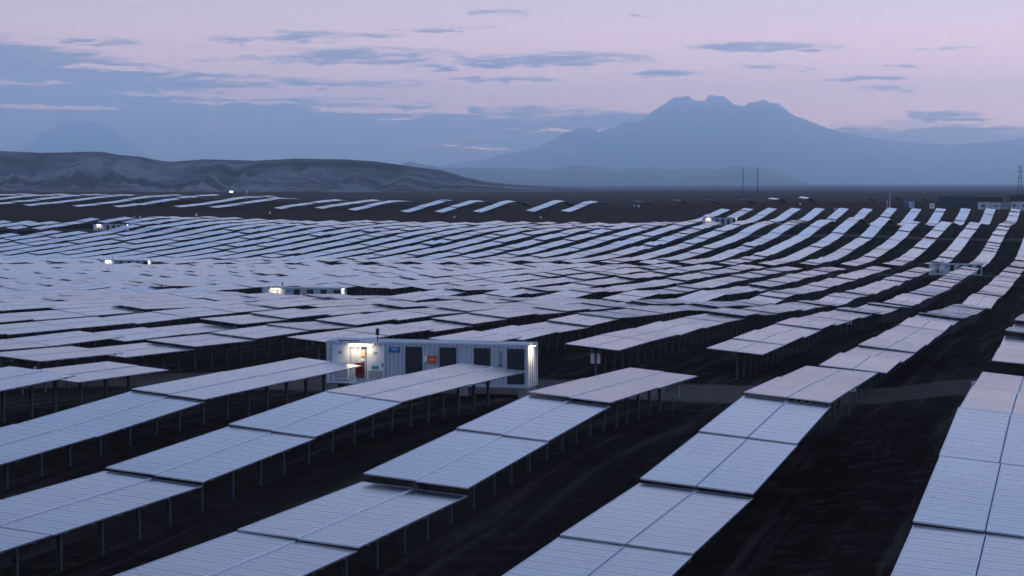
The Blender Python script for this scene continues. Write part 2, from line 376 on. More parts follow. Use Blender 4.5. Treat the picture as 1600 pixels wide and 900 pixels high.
def relief(name, label, m, prof_px, dist, depth, back, seed, rough=1.0, gully=1.0, na=220, nr=34, fine=.02, ang=(60, 1.0), base=-14):
    """mountain relief: crest height by bearing, foot towards the plant cut by gullies and spurs"""
    x0, x1 = prof_px[0][0], prof_px[-1][0]
    vts, fcs = [], []
    for i in range(na+1):
        px = x0 + (x1-x0)*i/na
        az_ = math.atan((px-800)/3200) - YAW
        dd = dist/math.cos(math.atan((px-800)/3200))
        crest = (286-interp(prof_px, px))/3200*dist
        crest += crest*fine*noise.fractal(Vector((px/9, seed, 0)), 1.0, 2.2, 5)
        crest = max(crest, base)
        for j in range(nr+1):
            t = j/nr
            jc = int(nr*.72); t = .72*j/jc if j <= jc else .72+.28*(j-jc)/(nr-jc)
            if t <= .72: q = t/.72; r = dd - depth*(1-q)
            else: q = 1-(t-.72)/.28; r = dd + back*(1-q)
            # spurs: the foot line moves in and out with the bearing
            spur = noise.fractal(Vector((px/ang[0]+.8*(1-q), seed+1.7+q*.5, .3)), 1.0, 2.0, 4)
            rid = 1-abs(spur)*2.0
            if t <= .72:
                s = q - gully*.30*(1-q)*q*4*(.5-rid*.5)
                s = max(0, min(1, s)); shp = s**1.25*(1-.25*s)+.25*s
            else: shp = q**1.2
            h = base + (crest-base)*shp
            h += (crest-base)*.08*rough*noise.fractal(Vector((px/22, r/dist*40, seed)), .9, 2.1, 5)*q*(1-q)**1.5*2.5*(1 if t < .72 else .3)
            if j == 0 or j == nr: h = base-3
            vts.append((math.sin(az_)*r, math.cos(az_)*r, EYE+h))
    for i in range(na):
        for j in range(nr):
            a = i*(nr+1)+j; fcs.append((a, a+nr+1, a+nr+2, a+1))
    me_ = bpy.data.meshes.new(name); me_.from_pydata(vts, [], fcs); me_.materials.append(m)
    for p in me_.polygons: p.use_smooth = True
    o = bpy.data.objects.new(name, me_); COL.objects.link(o); tag(o, label, name.replace('_', ' '), kind='structure'); return o
M_hill = hill_mat('hill_rock', (.010, .010, .014), (.30, .265, .275), scale=.0024)
M_far = hill_mat('far_rock', (.09, .09, .10), (.18, .17, .18), scale=.0005)
M_vol = hill_mat('volcano_rock', (.10, .10, .11), (.15, .145, .15), snow=1450, scale=.0012)
relief('hills', 'low dark eroded hills beyond the left of the plant', M_hill,
       [(-260, 250), (-150, 244), (-60, 238), (0, 236), (70, 239), (150, 237), (165, 238), (185, 242), (220, 245), (250, 251), (268, 253), (320, 249), (400, 251), (460, 248), (540, 249), (585, 252), (650, 261), (690, 266), (720, 275), (760, 284), (800, 288), (860, 292), (930, 296)],
       4300, 1250, 1300, 4.2, rough=.6, gully=1.45, na=700, nr=80, fine=.008, ang=(70, 1.0))
relief('foothills', 'blue hazy foothills in front of the three-peaked volcano', M_far,
       [(560, 292), (610, 264), (640, 252), (660, 257), (690, 262), (740, 262), (800, 263), (860, 266), (900, 258), (925, 260), (970, 266), (1010, 262), (1050, 266), (1080, 264), (1110, 266), (1150, 259), (1200, 263), (1225, 272), (1250, 282), (1280, 292)],
       21000, 5000, 5000, 9.1, gully=1.0, na=260, nr=30, fine=.05, ang=(30, 1.0))
relief('volcano', 'broad blue volcano with three jagged peaks and faint snow', M_vol,
       [(560, 290), (640, 272), (700, 257), (760, 248), (800, 238), (840, 232), (862, 218), (885, 207), (915, 199), (935, 206), (958, 200), (975, 191), (990, 193), (1003, 188), (1030, 167), (1050, 155), (1061, 152), (1067, 149), (1074, 150), (1083, 157), (1090, 159), (1100, 159), (1103, 153), (1107, 148), (1112, 150), (1127, 151), (1135, 154), (1142, 161), (1150, 166), (1158, 168), (1164, 163), (1171, 158), (1180, 160), (1190, 158), (1201, 160), (1206, 163), (1214, 161), (1222, 168), (1240, 180), (1270, 193), (1310, 206), (1360, 216), (1420, 223), (1480, 226), (1540, 223), (1600, 217), (1680, 210), (1800, 215), (1950, 250), (2100, 288)],
       38000, 9000, 6000, 2.5, gully=.8, na=1100, nr=40, fine=.02, ang=(40, 1.0))
relief('cone_volcano', 'faint conical volcano rising behind the low dark hills', M_vol,
       [(-120, 290), (-40, 262), (20, 237), (60, 214), (88, 199), (108, 189), (118, 188), (128, 190), (150, 190), (160, 194), (180, 205), (205, 221), (235, 243), (280, 268), (340, 290)],
       44500, 7000, 2000, 6.6, gully=.6, na=160, nr=30, fine=.012, ang=(30, 1.0))

# ------------------------------------------------------------------ solar tables
W, L, PITCHV, ROLL = 4.0, 11.6, 11.75, R(5.0)
U = lambda k: -4.2 - 10.3*k                     # left edge of row k
def half_mesh(side, raised=True):
    """one half of a table: framed sheet of modules, 1.96 m wide"""
    gp = .016 if raised else .03
    x0, x1 = (-2.0, -gp) if side < 0 else (gp, 2.0)
    up = .03 if side < 0 and raised else 0.0
    y0, y1 = -L/2, L/2
    v, f, mi, uvs = [], [], [], []
    v += [(x0, y0, .02), (x1, y0, .02), (x1, y1, .02), (x0, y1, .02)]
    f.append((0, 1, 2, 3)); mi.append(0)
    # frame rails all round and dark underside
    mb = MB(); fr = .024
    fi = .032 if raised else fr; fa, fb = (fr, fi) if side < 0 else (fi, fr)
    mb.box(x0-.012, x0+fa, y0-.012, y1+.012, -.025, .027, mi=3 if raised and side > 0 else 1); mb.box(x1-fb, x1+.012, y0-.012, y1+.012, -.025, .027, mi=3 if raised and side < 0 else 1)
    mb.box(x0+fa+.001, x1-fb-.001, y0-.012, y0+fr, -.025, .026, mi=1); mb.box(x0+fa+.001, x1-fb-.001, y1-fr, y1+.012, -.025, .026, mi=1)
    for q in range(6):                                          # purlins under the modules
        yy = y0+1+q*(L-2)/5; mb.box(x0+.1, x1-.02, yy-.03, yy+.03, -.10, -.026, mi=1)
    b = len(v); v += mb.v; f += [tuple(b+i for i in q) for q in mb.f]; mi += mb.mi
    b = len(v); v += [(x0, y0, -.012), (x1, y0, -.012), (x1, y1, -.012), (x0, y1, -.012)]; f.append((b+3, b+2, b+1, b)); mi.append(2)
    v = [(x, y, z+up) for x, y, z in v]
    me_ = bpy.data.meshes.new('panel_array'); me_.from_pydata(v, [], f)
    for m in (M_glass, M_alu, M_back, M_spine): me_.materials.append(m)
    me_.polygons.foreach_set('material_index', mi)
    ul = me_.uv_layers.new(name='UVMap')
    for p in me_.polygons:
        for li in p.loop_indices:
            co = me_.vertices[me_.loops[li].vertex_index].co; ul.data[li].uv = (co.x+6, co.y+L/2)
    me_.update(); return me_
HM = (half_mesh(-1), half_mesh(1)); HM2 = (half_mesh(-1, False), half_mesh(1, False))
tube_me = MB().box(-.075, .075, -L/2-.07, L/2+.07, -.26, -.11).mesh('torque_tube', M_steel)
pm = MB()                                                       # I section post
pm.box(-.075, -.065, -.08, .08, -3.2, 0); pm.box(.065, .075, -.08, .08, -3.2, 0); pm.box(-.0645, .0645, -.006, .006, -3.2, 0); pm.box(-.10, .10, -.1, .1, .001, .02)
post_me = pm.mesh('post', M_steel)
POSTY = (-4.6, -1.6, 1.5, 4.5)

tables = []      # (k, order, uc, vc, z0, z1, block, count)
explicit = {     # measured end heights of the nearest tables (left edge, below eye)
 (0, 3): (-9.75, -9.63), (0, 4): (-9.56, -9.20), (0, 5): (-9.20, -8.80), (0, 6): (-8.92, -9.12), (0, 7): (-9.18, -9.50),
 (1, 3): (-10.43, -10.46), (1, 4): (-10.41, -10.52), (1, 5): (-10.38, -10.13), (1, 6): (-10.08, -9.80), (1, 7): (-9.64, -10.0), (1, 8): (-10.04, -10.42),
 (2, 3): (-10.55, -10.80), (2, 4): (-10.73, -10.88), (2, 5): (-10.60, -10.37), (2, 6): (-10.31, -10.10), (2, 7): (-9.93, -10.35), (2, 8): (-10.38, -10.82),
 (3, 3): (-10.7, -10.8), (3, 4): (-10.80, -10.90), (3, 5): (-10.77, -10.55), (3, 6): (-10.47, -10.22), (3, 7): (-10.18, -10.45), (3, 8): (-10.48, -10.80),
 (4, 5): (-10.98, -10.78), (4, 6): (-10.82, -10.47), (4, 7): (-10.35, -10.50), (4, 8): (-10.53, -10.70), (5, 8): (-10.37, -10.73)}
rng = random.Random(11)
def add_table(k, v0, blk, j, uc=None, ln=None, zz=None):
    uc = U(k)+W/2 if uc is None else uc
    v1 = v0 + (ln or L)
    if zz: z0, z1 = zz
    else:
        # each table is straight and roughly follows the ground, a little off from its neighbours
        z0, z1 = T_(uc, v0), T_(uc, v1)
        o = rng.gauss(0, .10); z0 += o; z1 += o; s = rng.gauss(0, .05); z0 += s; z1 -= s
    xr = R(1.9)*max(0, min(1, (-uc-70)/50)) if blk == 'B' and v0 > 140 else 0
    tables.append(dict(k=k, uc=uc, v=(v0+v1)/2, z0=z0-.2, z1=z1-.2, blk=blk, j=j, roll=R(prof([(0, 5.1), (118, 5.2), (150, 6.0), (250, 6.8), (420, 7.2), (900, 7.0)], (v0+v1)/2))+xr+rng.gauss(0, R(.35))))
# block A: foreground
for k in range(0, 14):
    for i in range(0, 9):
        v0 = 58.5 + PITCHV*(i-4)
        if k == 0 and i == 8: continue
        if k >= 5: v0 -= 5.3
        if k >= 6 and i == 8: continue
        add_table(k, v0, 'A', 8-i, zz=explicit.get((k, i)))
# row 0 and 1 continue with their own starts
def rowrun(k, va, vb, blk, gaps=()):
    v0 = va; j = 0
    while v0 + L <= vb + 3:
        if not any(g0 < v0+L and v0 < g1 for g0, g1 in gaps): add_table(k, v0, blk, j)
        j += 1; v0 += PITCHV
for k in range(0, 46):
    st = {0: 117.0, 1: 123.0, 2: 143., 3: 143., 4: 143., 5: 141.}.get(k, 115.3 if k == 6 else 113.0)
    u = U(k); g = []
    if -134 < u < -106: g.append((300, 322))                    # clearing with the second container
    if u < -135: pass
    rowrun(k, st, 499, 'B', g)
for k in range(0, 46):
    u = U(k)
    if k <= 14:
        g = []
        if -148 < u < -122: g.append((757, 778))
        rowrun(k, 516, 893 if k else 700, 'C', g)
    else:
        if k >= 33:
            rowrun(k, 516, 672 if k < 35 else 658, 'C', [])
            v0 = 704.0 if k < 35 else 672.0; top = {33: 749, 34: 728, 35: 722}.get(k, 712); j = 20
            while v0 + L <= top+4: add_table(k, v0, 'C', j); v0 += PITCHV; j += 1
        else:
            top = 797-(k-15)*2.2
            rowrun(k, 516, top, 'C', [])
# block D: the far bench rising to a crest and dropping behind it
Drows = [(-218, 880, 954), (-234, 880, 956), (-258, 878, 962), (-276, 878, 965), (-292, 878, 968), (-318, 880, 988), (-334, 880, 984), (-354, 880, 992), (-387, 882, 985), (-405, 882, 1010), (-436, 882, 1030),
         (-457, 882, 1020), (-482, 880, 1015), (-502, 870, 1005), (-523, 870, 1005), (-545, 870, 1005),
         (-200, 948, 985), (-183, 955, 992), (-168, 958, 995), (-153, 965, 1012), (-139, 968, 1018), (-125, 972, 1022), (-97, 1014, 1042), (-84, 1010, 1042), (-71, 1010, 1040)]
for i, (u, a, b) in enumerate(Drows):
    v0 = a; j = 0
    while v0+L <= b+(16 if i < 8 else 6): add_table(100+i, v0, 'D', j, uc=u+2); v0 += PITCHV; j += 1

# project to the view to find which tables show largest
Rm = cam.rotation_euler.to_matrix().transposed()
def proj(x, y, z):
    p = Rm @ Vector((x, y, z-EYE))
    if p.z > -1: return None
    return (800 + 3200*p.x/-p.z, 450 - 3200*p.y/-p.z)
def area(t):
    q = []
    for dx, dv, zz in ((-2, -1, t['z0']), (2, -1, t['z0']), (2, 1, t['z1']), (-2, 1, t['z1'])):
        p = proj(t['uc']+dx, t['v']+dv*L/2, EYE+zz - (dx*.087))
        if p is None: return -1
        q.append((min(1600, max(0, p[0])), min(900, max(0, p[1]))))
    a = 0
    for (x0, y0), (x1, y1) in zip(q, q[1:]+q[:1]): a += x0*y1-x1*y0
    return abs(a)/2
for t in tables: t['a'] = area(t)
tables = [t for t in tables if t['a'] > (0.5 if t['blk'] in 'AB' else .05) or (t['blk'] == 'A' and t['k'] < 5 and t['v'] > 20)]
tables.sort(key=lambda t: -t['a'])
NEAR = [t for t in tables[:300] if t['a'] > 0]; FAR = tables[300:] + [t for t in tables[:300] if t['a'] <= 0]
ORD = ['first', 'second', 'third', 'fourth', 'fifth', 'sixth', 'seventh', 'eighth', 'ninth', 'tenth', 'eleventh', 'twelfth', 'thirteenth', 'fourteenth', 'fifteenth', 'sixteenth', 'seventeenth', 'eighteenth', 'nineteenth', 'twentieth',
       'twenty-first', 'twenty-second', 'twenty-third', 'twenty-fourth', 'twenty-fifth', 'twenty-sixth', 'twenty-seventh', 'twenty-eighth', 'twenty-ninth', 'thirtieth', 'thirty-first', 'thirty-second', 'thirty-third', 'thirty-fourth', 'thirty-fifth', 'thirty-sixth']
def build_table(t):
    zc = EYE+(t['z0']+t['z1'])/2; pit = math.atan2(t['z1']-t['z0'], L)
    gz = min(ground(t['uc'], t['v']), zc-1.2)
    root = empty('solar_table', (t['uc'], t['v'], gz))
    h = zc-gz
    rot = (pit, t['roll'], 0)
    for me_ in (HM if 2 <= t['k'] < 100 and t['v'] < 121 else HM2):
        o = bpy.data.objects.new('panel_array', me_); COL.objects.link(o); o.parent = root; o.location = (0, 0, h); o.rotation_euler = rot
    o = bpy.data.objects.new('torque_tube', tube_me); COL.objects.link(o); o.parent = root; o.location = (0, 0, h); o.rotation_euler = (pit, 0, 0)
    for y in POSTY:
        o = bpy.data.objects.new('post', post_me); COL.objects.link(o); o.parent = root
        o.location = (0, y*math.cos(pit), h-.26+y*math.sin(pit))
    return root
for t in NEAR:
    r = build_table(t)
    tone = 'bluish' if t['v'] < 95 else 'pale grey'
    kk = ORD[min(t['k'], 35)] if t['k'] < 100 else 'far'
    jj = ORD[min(t['j'], 35)]
    if t['blk'] == 'A':
        where = 'rightmost row' if t['k'] == 0 else f"{kk} row from right"
        lab = f"{tone} table, {jj} from the far end, foreground's {where}"
    elif t['blk'] == 'B':
        where = 'rightmost row' if t['k'] == 0 else f"{kk} row from right"
        lab = f"pale table, {jj} from the near end, middle field's {where}"
    elif t['blk'] == 'C':
        where = 'rightmost row' if t['k'] == 0 else f"{kk} row from right"
        lab = f"small table, {jj} from the near end, far slope's {where}"
    else: lab = 'thin far solar table on the bench below the dark hills'
    tag(r, lab, 'solar table', {'A': 'solar tables of the foreground field', 'B': 'solar tables of the middle field', 'C': 'solar tables of the far slope', 'D': 'solar tables on the far bench'}[t['blk']])
# the remaining tables: one object
v, f, mi, uvp = [], [], [], []
for t in FAR:
    zc = EYE+(t['z0']+t['z1'])/2; pit = math.atan2(t['z1']-t['z0'], L)
    Mx = Matrix.Translation((t['uc'], t['v'], zc)) @ Matrix.Rotation(t['roll'], 4, 'Y') @ Matrix.Rotation(pit, 4, 'X')
    Mt = Matrix.Translation((t['uc'], t['v'], zc)) @ Matrix.Rotation(pit, 4, 'X')
    b = len(v)
    for z in (.02, -.03):
        for x, y in ((-2, -L/2), (2, -L/2), (2, L/2), (-2, L/2)):
            v.append(tuple(Mx @ Vector((x, y, z)))); uvp.append((x+6, y+L/2))
    for q, m_ in (((0, 1, 2, 3), 0), ((7, 6, 5, 4), 2), ((4, 5, 1, 0), 1), ((5, 6, 2, 1), 1), ((6, 7, 3, 2), 1), ((7, 4, 0, 3), 1)):
        f.append(tuple(b+i for i in q)); mi.append(m_)
    mb = MB(); mb.box(-.08, .08, -L/2, L/2, -.26, -.11, Mt)
    for y in POSTY:
        c_ = Mt @ Vector((0, y, -.12)); mb.box(c_.x-.075, c_.x+.075, c_.y-.08, c_.y+.08, c_.z-2.9, c_.z)
    b = len(v); v += mb.v; uvp += [(0, 0)]*len(mb.v); f += [tuple(b+i for i in q) for q in mb.f]; mi += [3]*len(mb.f)
me = bpy.data.meshes.new('solar_field'); me.from_pydata(v, [], f)
for m in (M_glass, M_alu, M_back, M_steel): me.materials.append(m)
me.polygons.foreach_set('material_index', mi)
ul = me.uv_layers.new(name='UVMap')
li = np.empty(len(me.loops), dtype=np.int32); me.loops.foreach_get('vertex_index', li)
ul.data.foreach_set('uv', np.array(uvp, dtype=np.float32)[li].ravel())
me.update()
fo = bpy.data.objects.new('solar_field', me); COL.objects.link(fo)
tag(fo, 'dense mass of small distant solar tables rising across the valley to the horizon', 'solar field', kind='stuff')

# ------------------------------------------------------------------ power containers
def corrugated(x0, x1, y, z0, z1, depth=.09, pitch=.30, holes=()):
    """trapezoid corrugated wall facing -y between x0 and x1, with openings"""
    v, f = [], []
    xs = []; x = x0; ph = 0
    while x < x1-1e-6:
        xs += [(x, 0), (x+pitch*.32, 0), (x+pitch*.5, depth), (x+pitch*.82, depth)]; x += pitch
    xs = [(min(a, x1), d) for a, d in xs] + [(x1, 0)]
    zs = [z0, z1]
    for a, d in xs: v += [(a, y+d, z0), (a, y+d, z1)]
    for i in range(len(xs)-1): f.append((2*i, 2*i+2, 2*i+3, 2*i+1))
    return v, f
def container(name, label, loc, length, far=False, lit=True):
    Lc, H, D = length, 2.9, 2.44
    root = empty(name, loc); tag(root, label, 'container', 'lit white containers among the solar rows')
    g0, g1 = .18, H
    # body: frame and corrugated sides
    b = MB()
    b.box(0, .16, 0, .16, g0, g1); b.box(Lc-.16, Lc, 0, .16, g0, g1); b.box(0, .16, D-.16, D, g0, g1); b.box(Lc-.16, Lc, D-.16, D, g0, g1)
    b.box(.161, Lc-.161, .0, .10, g0, g0+.16); b.box(.161, Lc-.161, .0, .10, g1-.12, g1); b.box(.161, Lc-.161, D-.1, D, g0, g0+.16); b.box(.161, Lc-.161, D-.1, D, g1-.12, g1)
    b.box(.0, .1, .161, D-.161, g0, g0+.16); b.box(.0, .1, .161, D-.161, g1-.12, g1); b.box(Lc-.1, Lc, .161, D-.161, g0, g0+.16); b.box(Lc-.1, Lc, .161, D-.161, g1-.12, g1)
    b.box(.10, Lc-.10, .10, D-.1, g1-.10, g1-.02)
    for y, inv in ((.015, 1), (D-.02, -1)):
        vv, ff = corrugated(.161, Lc-.161, 0, g0+.161, g1-.121)
        o_ = len(b.v); b.v += [(x, y+inv*d, z) for x, d, z in vv]; b.f += [tuple(o_+i for i in q) for q in ff]; b.mi += [0]*len(ff)
    for xx, inv in ((.015, 1), (Lc-.02, -1)):
        vv, ff = corrugated(.161, D-.161, 0, g0+.161, g1-.121)
        o_ = len(b.v); b.v += [(xx+inv*d, x, z) for x, d, z in vv]; b.f += [tuple(o_+i for i in q) for q in ff]; b.mi += [0]*len(ff)
    b.build('body', M_white, root)
    for x in (0.1, Lc*.33, Lc*.66, Lc-.7): MB().box(x, x+.6, .1, D-.1, -.6, g0-.002).build('footing', M_conc, root)
    s = Lc/316.0                                                  # metres per photographed pixel of the front
    P = lambda px: (px-510)*s
    Z = lambda py: 2.9 - (py-533)*2.9/74.5
    yf = -.012
    for a, c_ in ((519, 547), (575, 603)):
        d = MB().box(P(a), P(c_), yf-.02, .06, .42, 2.62).build('door', M_door, root, bevel=0 if far else .012)
        MB().box(P(a)+.12, P(c_)-.12, yf-.036, yf-.021, .52, 1.05).build('louver', M_grey, d)
        MB().box(P(a)+.42, P(a)+.70, yf-.034, yf-.021, 2.08, 2.26).build('number_plate', M_grey, d)
        MB().box(P(a)+.32, P(a)+.80, yf-.034, yf-.021, 1.12, 1.36).build('teal_label', M_teal, d)
        MB().box(P(a)+.36, P(a)+.62, yf-.034, yf-.021, 1.50, 1.72).build('white_label', M_lab, d)
        h_ = MB().box(P(c_)-.16, P(c_)-.10, yf-.07, yf-.021, 1.3, 1.52).build('handle', M_black, d)
    cab = MB().box(P(558), P(570), yf-.20, .05, .62, 1.52).build('fire_cabinet', M_red, root, bevel=0 if far else .015)
    MB().box(P(558)+.08, P(570)-.08, yf-.212, yf-.201, .80, 1.40).build('cabinet_window', mat('dark_red_glass', (.10, .02, .02), .2) if 'dark_red_glass' not in MATS else MATS['dark_red_glass'], cab)
    MB().box(P(565), P(572), yf-.034, yf-.005, 1.92, 2.20).build('warning_label', M_peach, root)
    MB().box(P(565), P(571), yf-.034, yf-.005, 1.62, 1.82).build('notice', M_lab, root)
    MB().box(P(541), P(545.5), yf-.05, yf-.021, 1.22, 1.42).build('notice', M_mag, root)
    sg = MB().box(P(611), P(627.5), yf-.034, yf-.005, 2.23, 2.57).build('blue_sign', M_blue, root)
    lt = MB()                                                     # small illegible white wording on the blue sign
    for q in range(5): lt.box(P(611)+.16+q*.085, P(611)+.22+q*.085, yf-.040, yf-.0345, 2.42, 2.49)
    for q in range(3): lt.box(P(611)+.26+q*.07, P(611)+.30+q*.07, yf-.040, yf-.0345, 2.33, 2.35)
    lt.build('lettering', M_lab, sg)
    og = MB().box(P(670.5), P(685), yf-.034, yf-.005, 1.60, 2.08).build('orange_sign', M_orange, root)
    lt = MB()
    lt.box(P(670.5)+.12, P(670.5)+.24, yf-.040, yf-.0345, 1.79, 1.87); lt.box(P(670.5)+.36, P(670.5)+.48, yf-.040, yf-.0345, 1.79, 1.87); lt.box(P(670.5)+.27, P(670.5)+.33, yf-.040, yf-.0345, 1.76, 1.90)
    lt.build('lettering', M_peach, og)
    MB().box(P(664), P(670), yf-.034, yf-.005, 1.66, 2.06).build('notice', M_lab, root)
    for a, c_ in ((637, 660), (691, 714), (744, 766), (796, 819)):
        fr = MB().box(P(a)-.05, P(c_)+.05, yf-.01, .07, .42, 2.62)
        fo_ = fr.build('vent_frame', M_dark, root)
        lv = MB()
        nn = 26 if not far else 10
        for q in range(nn):
            z = .48 + q*(2.08/nn)
            lv.box(P(a), P(c_), yf-.045, yf-.012, z, z+2.08/nn*.6)
        lv.build('louver', M_dark, fo_)
        cr = MB(); x = P(a)
        while x < P(c_)-.1: cr.box(x, x+.1, yf-.03, yf-.0105, .22, .40); x += .28
        cr.build('crimped_sill', M_white, fo_)
    MB().box(P(783.6), P(784.6), yf-.03, yf, 1.5, 2.45).build('lock_rod', M_dark, root)
    MB().tube((P(784), yf-.06, 1.55), (P(784), yf+.0, 1.55), .08, 12).build('lock_housing', M_black, root)
    # lamp over the doors
    lp = MB().box(P(548), P(583), -.30, -.04, 2.74, 2.80).build('lamp', M_steel, root)
    MB().box(P(549), P(583), -.31, -.05, 2.60, 2.739).build('lamp_diffuser', (M_lamp if not far else M_lampf) if lit else M_grey, lp)
    MB().box(P(529), P(562), -.06, .2, 2.905, 2.94).build('cable_tray', M_dark, root)
    cm = MB().tube((P(573), -.02, 2.52), (P(573), -.22, 2.50), .04).box(P(570), P(576), -.42, -.2, 2.42, 2.60).build('camera_housing', M_black, root)
    an = MB().tube((P(591), .12, 2.2), (P(591), .12, 3.35), .035, 8).box(P(588.7), P(593), .03, .22, 3.30, 3.72).build('antenna', M_dark, root)
    el = MB().box(Lc+.0, Lc+.45, .10, .28, 2.86, 2.91).build('lamp', M_steel, root)
    MB().box(Lc+.08, Lc+.44, .11, .27, 2.81, 2.859).build('lamp_diffuser', (M_lamp if not far else M_lampf) if lit else M_grey, el)
    # end doors with locking bars
    ed = MB().box(Lc-.04, Lc+.02, .17, 1.2, g0+.17, g1-.13).box(Lc-.04, Lc+.02, 1.22, D-.17, g0+.17, g1-.13).build('end_doors', M_door, root)
    lb = MB()
    for y in (.5, .95, 1.5, 1.95): lb.tube((Lc+.05, y, g0+.2), (Lc+.05, y, g1-.15), .02, 6)
    lb.build('locking_bars', M_steel, ed)
    def light(nm, p, e, size, rot, sy=None):
        ld = bpy.data.lights.new(nm, 'AREA'); ld.energy = e; ld.color = (1, .80, .55); ld.shape = 'RECTANGLE'; ld.size = size; ld.size_y = sy or .15; ld.spread = R(120)
        lo = bpy.data.objects.new(nm, ld); COL.objects.link(lo); lo.parent = root; lo.location = p; lo.rotation_euler = rot
    if lit: light('lamp_light', (P(565.5), -.46, 2.72), 22 if not far else 30, P(582)-P(549), (R(44), 0, 0))
    if lit: light('lamp_light', (Lc+.55, .6, 2.85), 30 if not far else 25, .2, (0, R(48), 0))
    return root
container('power_container', 'white corrugated container with lit doorway lamp, blue and orange signs behind the foreground rows', (-45.88, 122.9, EYE-12.95), 13.35)
FC = [('white lit container in the clearing left of centre in the middle field', -128.0, 313, -19.95, 13.8),
      ('small white container with bright lamp at the far left edge of the middle field', -254.5, 507, -23.75, 14.2),
      ('tiny white container with two lamps farthest left, under the dark bare slope', -350.0, 692, -18.1, 13.6),
      ('small grey container with a bright lamp high on the right of the far slope', -133.0, 757, -15.9, 12.6),
      ('grey container between two rows at the right, unlit, beyond the long dark aisle', -33.4, 508, -22.5, 12.6)]
for i, (lab, x, y, z, ln_) in enumerate(FC):
    container('power_container', lab, (x, y, EYE+z), ln_, far=True, lit=i != 4)

# ------------------------------------------------------------------ combiner boxes on row ends
def combiner(label, x, y, w_=.62, h_=.62, zt=1.35, m=None, dark=False):
    gz = ground(x, y)
    r = empty('combiner_box', (x, y, gz)); tag(r, label, 'junction box', 'electrical boxes on posts at row ends')
    MB().tube((0, .1, -.4), (0, .1, zt), .04, 8).build('post', M_steel, r)
    b = MB().box(-w_/2, w_/2, -.12, .08, zt-h_, zt).build('box', m or M_lab, r, bevel=.015)
    MB().box(-.05, .05, -.128, -.121, zt-h_*.62, zt-h_*.40).build('latch', M_grey, b)
    return r
boxes = [('white square junction box under the row end right of the container', -33.6, 146.3, dict(w_=.7, h_=.75, zt=1.5)),
         ('white square junction box just left of the lit container', -53.6, 146.0, dict(w_=.7, h_=.75, zt=1.5)),
         ('dark grey junction box on the last post of the third foreground row', -22.1, 116.2, dict(m=M_grey, w_=.8, h_=.9, zt=1.7)),
         ('bluish junction box below the far end of the second foreground row', -11.6, 112.6, dict(m=M_lab, w_=.7, h_=.5, zt=2.0)),
         ('white flat box against the rightmost row beside the dark aisle', -4.3, 104.0, dict(w_=.75, h_=.28, zt=1.75)),
         ('small white box beside the right row in the dip of the middle field', -24.0, 232.0, {}),
         ('small white box under a row at the right edge of the middle field', -62.5, 470.0, dict(w_=1.0, h_=1.0)),
         ('tiny white box in the dark strip by the far left container', -228.0, 508.0, dict(w_=1.2, h_=1.4, zt=1.6)),
         ('pale post box in front of the row left of the white container', -66.0, 122.0, dict(w_=.16, h_=.8, zt=1.5))]
for lab, x, y, kw in boxes: combiner(lab, x, y, **kw)

# ------------------------------------------------------------------ far small things; pixel bearings turned into map positions
def at(px, v): 
    tt = math.tan(math.atan((px-800)/3200)-YAW); return (tt*v, v)
spots = [(422, 860, 1.1), (710, 855, 1.1), (845, 855, 1.1), (998, 925, 1.2), (991, 928, .8), (219, 800, 1.1), (210, 802, .7), (307, 830, 1.4), (1250, 950, 1.2), (1304, 912, .9), (1129, 905, 1.3)]
names = ['left of centre', 'above the row ends left of centre', 'just right of centre', 'right of centre, brighter of a pair', 'right of centre, fainter of a pair', 'far left, brighter of a pair', 'far left, fainter of a pair', 'left, slim and upright', 'at the right near the crest', 'at the right just above the row tops', 'beside a row top right of centre']
for (px, v, s), nm in zip(spots, names):
    x, y = at(px, v); gz = ground(x, y)
    r = empty('marker_post', (x, y, gz)); tag(r, f'tiny pale post on the bare slope, {nm}', 'marker post', 'pale posts on the bare slope')
    MB().tube((0, 0, -.3), (0, 0, .6), .08).build('post', M_steel, r); MB().box(-.3*s, .3*s, -.2, .2, .5, .5+.7*s).build('box', M_lab, r)
x, y = at(362, 1000); gz = EYE+T_(x, y)
r = empty('floodlight', (x, y, ground(x, y))); tag(r, 'bright white floodlight above the far rows in front of the hills', 'floodlight')
MB().tube((0, 0, -.5), (0, 0, 4.0), .1).build('pole', M_wood, r); MB().box(-.85, .85, -.25, 0, 3.7, 4.3).build('lamp_head', M_cool, r)
x, y = at(386, 985)
r = empty('signal_mast', (x, y, ground(x, y))); tag(r, 'slim pale mast among the far rows right of the floodlight', 'mast')
MB().tube((0, 0, -.5), (0, 0, 5.0), .13).build('pole', M_lab, r); MB().box(-.3, .3, -.2, .2, 4.2, 5.0).build('box', M_lab, r)
x, y = at(1390, 915)
r = empty('white_mast', (x, y, ground(x, y))); tag(r, 'tall thin white mast beyond the right row tops', 'mast')
MB().tube((0, 0, -.5), (0, 0, 7.6), .16, 10, .08).build('pole', M_lab, r); MB().tube((-1.2, 0, -.5), (-1.2, 0, 4.2), .07).box(-1.45, -.95, -.2, .2, 3.5, 4.1).build('sensor', M_lab, r)
